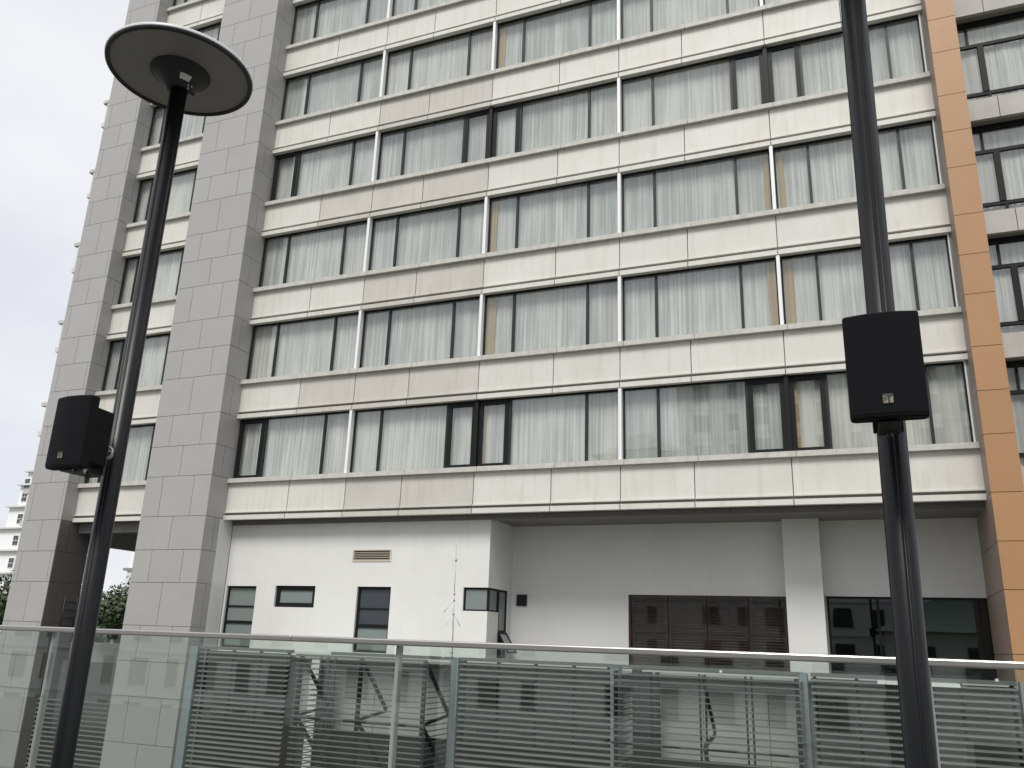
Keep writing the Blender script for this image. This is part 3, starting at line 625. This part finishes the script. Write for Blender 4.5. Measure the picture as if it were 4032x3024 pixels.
# ------------------------------------------------------------------ loudspeakers
def make_speaker(cx, label):
    y0 = 2.955; zc = .945; h = .187; w_ = .122
    t = empty('loudspeaker', label, 'loudspeaker', (cx, y0, zc), 'loudspeakers bolted to the lamp posts')
    n = 20; bul = .040
    front = [(cx-w_+2*w_*i/n, y0+bul-bul*math.sin(math.pi*(.16+.68*i/n))**1.0*1.0) for i in range(n+1)]
    m0 = min(p[1] for p in front); front = [(x_, y_-m0+y0) for x_, y_ in front]
    ye = front[0][1]
    cab = MB(); cab.prism(front+[(cx+w_, ye+.045), (cx+w_-.012, ye+.058), (cx-w_+.012, ye+.058), (cx-w_, ye+.045)], zc-h, zc+h)
    cab.build('cabinet', M['spk'], t, bevel=.009)
    fi = [(x_*.985+cx*.015, y_-.0025) for x_, y_ in front]
    g = MB(); g.prism([(x_, y_) for x_, y_ in fi]+[(fi[-1][0], fi[-1][1]+.012), (fi[0][0], fi[0][1]+.012)], zc-h+.012, zc+h-.006); g.build('grille', M['grille'], t, bevel=.002)
    yb = ye+.058; rear = [(cx-w_+.012, yb-.002), (cx+w_-.012, yb-.002), (cx+w_-.030, yb+.118), (cx+w_-.044, yb+.128), (cx-w_+.044, yb+.128), (cx-w_+.030, yb+.118)]
    MB().prism(rear, zc-h+.035, zc+h-.052).build('rear_housing', M['spk'], t, bevel=.006)
    br = MB().box(cx-.035, cx+.035, yb-.04, yb+.145, zc-h-.012, zc-h-.006).box(cx-.035, cx+.035, yb+.139, yb+.145, zc-h-.006, zc-h+.10)
    br.box(cx-.05, cx+.05, yb+.145, yb+.16, zc-h+.0, zc-h+.09).box(cx-.012, cx+.012, yb+.02, yb+.06, zc-h-.006, zc-h+.036)
    br.tube([(cx, yb+.10, zc-h-.03), (cx, yb+.10, zc-h+.01)], .012, 10)
    br.build('bracket', M['black'], t, bevel=.001)
    cb = MB()
    for q in range(2):
        zz = zc-.075-.012*q; r_ = .030-.008*q; x0 = cx+w_-.035
        pts = [(x0-.02, yb+.112, zz+r_)]+[(x0+r_*1.3*math.sin(R(d)), yb+.118+.01*q, zz+r_*math.cos(R(d))) for d in range(0, 181, 20)]+[(x0-.02, yb+.112, zz-r_)]
        MB().tube(pts, .0045, 8).build('cable', M['cable'], t)
    # square maker's plate: grey bar above, pale field with a dark T-like mark
    lx, lz, s = cx+.0, zc-h+.061, .030; yy = min(p[1] for p in fi)-.0015; 
    def pl(name, m, poly, d=0.0):
        b_ = MB(); n0 = len(b_.v); pts = [(lx+u*s, lz+v*s) for u, v in poly]
        b_.v += [(u, yy-.0012-d, v) for u, v in pts]+[(u, yy+.0005, v) for u, v in pts]; k = len(pts)
        b_.f += [tuple(range(k)), tuple(range(k, 2*k))[::-1]]+[(i, k+i, k+(i+1) % k, (i+1) % k) for i in range(k)]; b_.sm += [0]*(k+2)
        return b_.build(name, m, t)
    pl('maker_plate', M['black'], [(-.56, -.56), (.56, -.56), (.56, .56), (-.56, .56)], -.0006)
    pl('maker_plate_bar', M['logo_grey'], [(-.5, .33), (.46, .33), (.46, .5), (-.5, .5)])
    pl('maker_plate_mark', M['gold'], [(.18, -.5), (.5, -.5), (.5, .28), (.42, .22), (.24, .1), (.18, .0)])
    pl('maker_plate_mark', M['gold'], [(-.5, .02), (-.28, .22), (-.12, .22), (-.12, .30), (-.5, .30)])
    pl('maker_plate_mark', M['gold'], [(-.5, -.22), (-.30, .0), (-.14, .14), (0, .14), (0, .02), (-.5, -.08)][0:6])
    pl('maker_plate_mark', M['gold'], [(-.5, -.5), (-.02, -.5), (-.02, -.12), (-.12, -.10), (-.34, -.40), (-.42, -.32), (-.26, -.1), (-.40, -.16), (-.5, -.3)])
    return t
make_speaker(-3.672, 'black wall loudspeaker on the left pole, its side cabinet and cable showing')
make_speaker(.119, 'large black loudspeaker seen front on against the right pole')

# ------------------------------------------------------------------ trees
def tree(name, x, y, top, rad, label, seed):
    rnd = random.Random(seed); t = empty(name, label, 'tree', (x, y, GZ), 'trees beyond the passage')
    tr = MB(); cz_ = top-rad*.95
    tr.tube([(x, y, GZ), (x+.1, y, (GZ+cz_)/2), (x-.1, y+.1, cz_)], [.28, .2, .12], 10)
    for i in range(7):
        a = rnd.random()*6.28; tr.tube([(x, y, cz_-1.5+i*.15), (x+math.cos(a)*rad*.5, y+math.sin(a)*rad*.5, cz_-.3+rnd.random()), (x+math.cos(a)*rad*.8, y+math.sin(a)*rad*.8, cz_+rnd.uniform(.0, rad*.4))], [.09, .05, .02], 6)
    tr.build('trunk', M['bark'], t)
    cr_ = MB(); clumps = []
    for i in range(34):
        v = Vector((rnd.gauss(0, 1), rnd.gauss(0, 1), rnd.gauss(0, .8))).normalized()*rad*rnd.uniform(.45, .95)
        clumps.append((Vector((x, y, cz_))+Vector((v.x, v.y, v.z*.85)), rad*rnd.uniform(.2, .36)))
    for c, rr in clumps:
        for j in range(330):
            d = Vector((rnd.gauss(0, 1), rnd.gauss(0, 1), rnd.gauss(0, 1))).normalized(); p = c+d*rr*rnd.random()**.4
            a = Vector((rnd.gauss(0, 1), rnd.gauss(0, 1), rnd.gauss(0, .5))).normalized(); b = a.cross(d+Vector((0, 0, .5))).normalized(); s = rnd.uniform(.10, .19)
            cr_.quad(p-a*s, p-b*s*.6, p+a*s, p+b*s*.6)
    cr_.build('crown', M['leaf'], t)
tree('broadleaf_tree', -48.6, 45, 3.55, 3.2, 'dense dark green tree seen through the passage between the grey piers', 3)
tree('broadleaf_tree', -60.4, 45, 4.55, 3.6, 'dark green tree left of the outer grey pier beneath the white terraced building', 5)
tree('broadleaf_tree', -41.5, 46, 3.3, 3.3, 'dark green tree mostly hidden behind the inner grey pier', 8)

# ------------------------------------------------------------------ far white terraced building (left) and its neighbour
fb = empty('far_terraced_building', 'far off white stepped apartment building at the left edge of the picture', 'building', (-112, 84.5, GZ))
Y5 = 84.5; st = .0367*Y5
tiers = [(.252, -1.311), (.229, -1.322), (.192, -1.339), (.156, -1.357), (.119, -1.375), (.082, -1.393)]
zt_ = [.268]+[a for a, _ in tiers]+[GZ/Y5]
box('tier', M['farwhite'], -1.309*Y5, -105.6, Y5+2, Y5+6, .252*Y5, .268*Y5, fb)
FR = -105.6
for i, (za, xe) in enumerate(tiers):
    zb = zt_[i+2]
    box('tier', M['farwhite'], xe*Y5, FR, Y5+.0, Y5+6, zb*Y5, za*Y5, fb)
    box('tier_slab', M['farslab'], xe*Y5-.3, FR+.2, Y5-.5, Y5+6.2, za*Y5-.15, za*Y5+.1, fb)
    if i < 6:
        zc_ = za*Y5-1.75
        for xo in (-111.02, -107.6):
            f_ = box('window', M['farwhite'], xo-.12, xo+1.1, Y5-.06, Y5+.02, zc_-.75, zc_+.75, fb)
            box('pane', M['farwin'], xo, xo+.42, Y5-.1, Y5-.06, zc_-.65, zc_+.65, f_); box('pane', M['farwin'], xo+.50, xo+.95, Y5-.1, Y5-.06, zc_-.65, zc_+.65, f_)
            box('transom', M['farslab'], xo, xo+.95, Y5-.12, Y5-.1, zc_-.08, zc_, f_)
fc = empty('far_white_block', 'sliver of a far white block with a balcony ledge beside the inner grey pier', 'building', (-90, 90, GZ))
box('wall', M['farwhite'], -1.050*90, -80, 90, 105, GZ, 12, fc); box('balcony_ledge', M['joint'], -1.0535*90, -80, 89.4, 90, 7.7, 8.05, fc)
box('wall', M['farslab'], -1.0465*90, -80, 89.6, 90, 3, 7.7, fc)

# ------------------------------------------------------------------ street side opposite, mirrored in the glass
def block(name, label, x0, x1, y, zt, sx, ww, wh_, rows, seed, roof=None):
    rnd = random.Random(seed); b = empty(name, label, 'building', ((x0+x1)/2, y, GZ))
    box('wall', M['farwhite'], x0, x1, y-14, y, GZ, zt, b)
    x_ = x0+1.6; ci = 0
    while x_+ww < x1-1:
        for r_ in range(rows):
            z = GZ+1.0+r_*3.1
            if z+wh_ > zt-.6: break
            w2 = ww if ci % 2 == 0 else ww*.6
            f_ = box('window', M['farslab'], x_-.1, x_+w2+.1, y, y+.06, z-.1, z+wh_+.1, b); box('pane', M['farwin'], x_, x_+w2, y+.06, y+.09, z, z+wh_, f_)
        x_ += sx*(1 if ci % 2 == 0 else .75); ci += 1
    for r_ in range(rows):
        z = GZ+3.1*r_+3.25
        if z < zt: box('string_course', M['farslab'], x0, x1, y, y+.12, z, z+.14, b)
    if roof:
        mb = MB(); e = .7; ym = y-7; h_ = roof
        n0 = [(x0-e, y+e, zt), (x1+e, y+e, zt), (x1+e, y-14-e, zt), (x0-e, y-14-e, zt), (x0+4, ym, zt+h_), (x1-4, ym, zt+h_)]
        mb.v += n0; mb.f += [(0,1,5,4), (1,2,5), (2,3,4,5), (3,0,4), (3,2,1,0)]; mb.sm += [0]*5; mb.build('roof', M['green_roof'], b)
    return b
block('opposite_apartment_block', 'long white apartment block across the street behind the terrace, mirrored in the glass', -78, -25.2, -40, 10.5, 3.6, 1.7, 1.9, 6, 1)
block('opposite_tower', 'tall white block behind the terrace, mirrored in the lowest row of windows', -16.5, 24, -41, 28.0, 3.4, 1.6, 1.7, 11, 2)
block('opposite_wing', 'white wing with green hipped roof behind the terrace, mirrored left of the tall block', -25, -16.6, -41.5, 19.2, 3.0, 1.4, 1.6, 8, 6, roof=3.6)
block('opposite_house', 'low white house with green hipped roof behind the terrace, mirrored in the dark window', 1, 16, -20, 1.6, 3.2, 1.3, 1.5, 3, 4, roof=2.8)
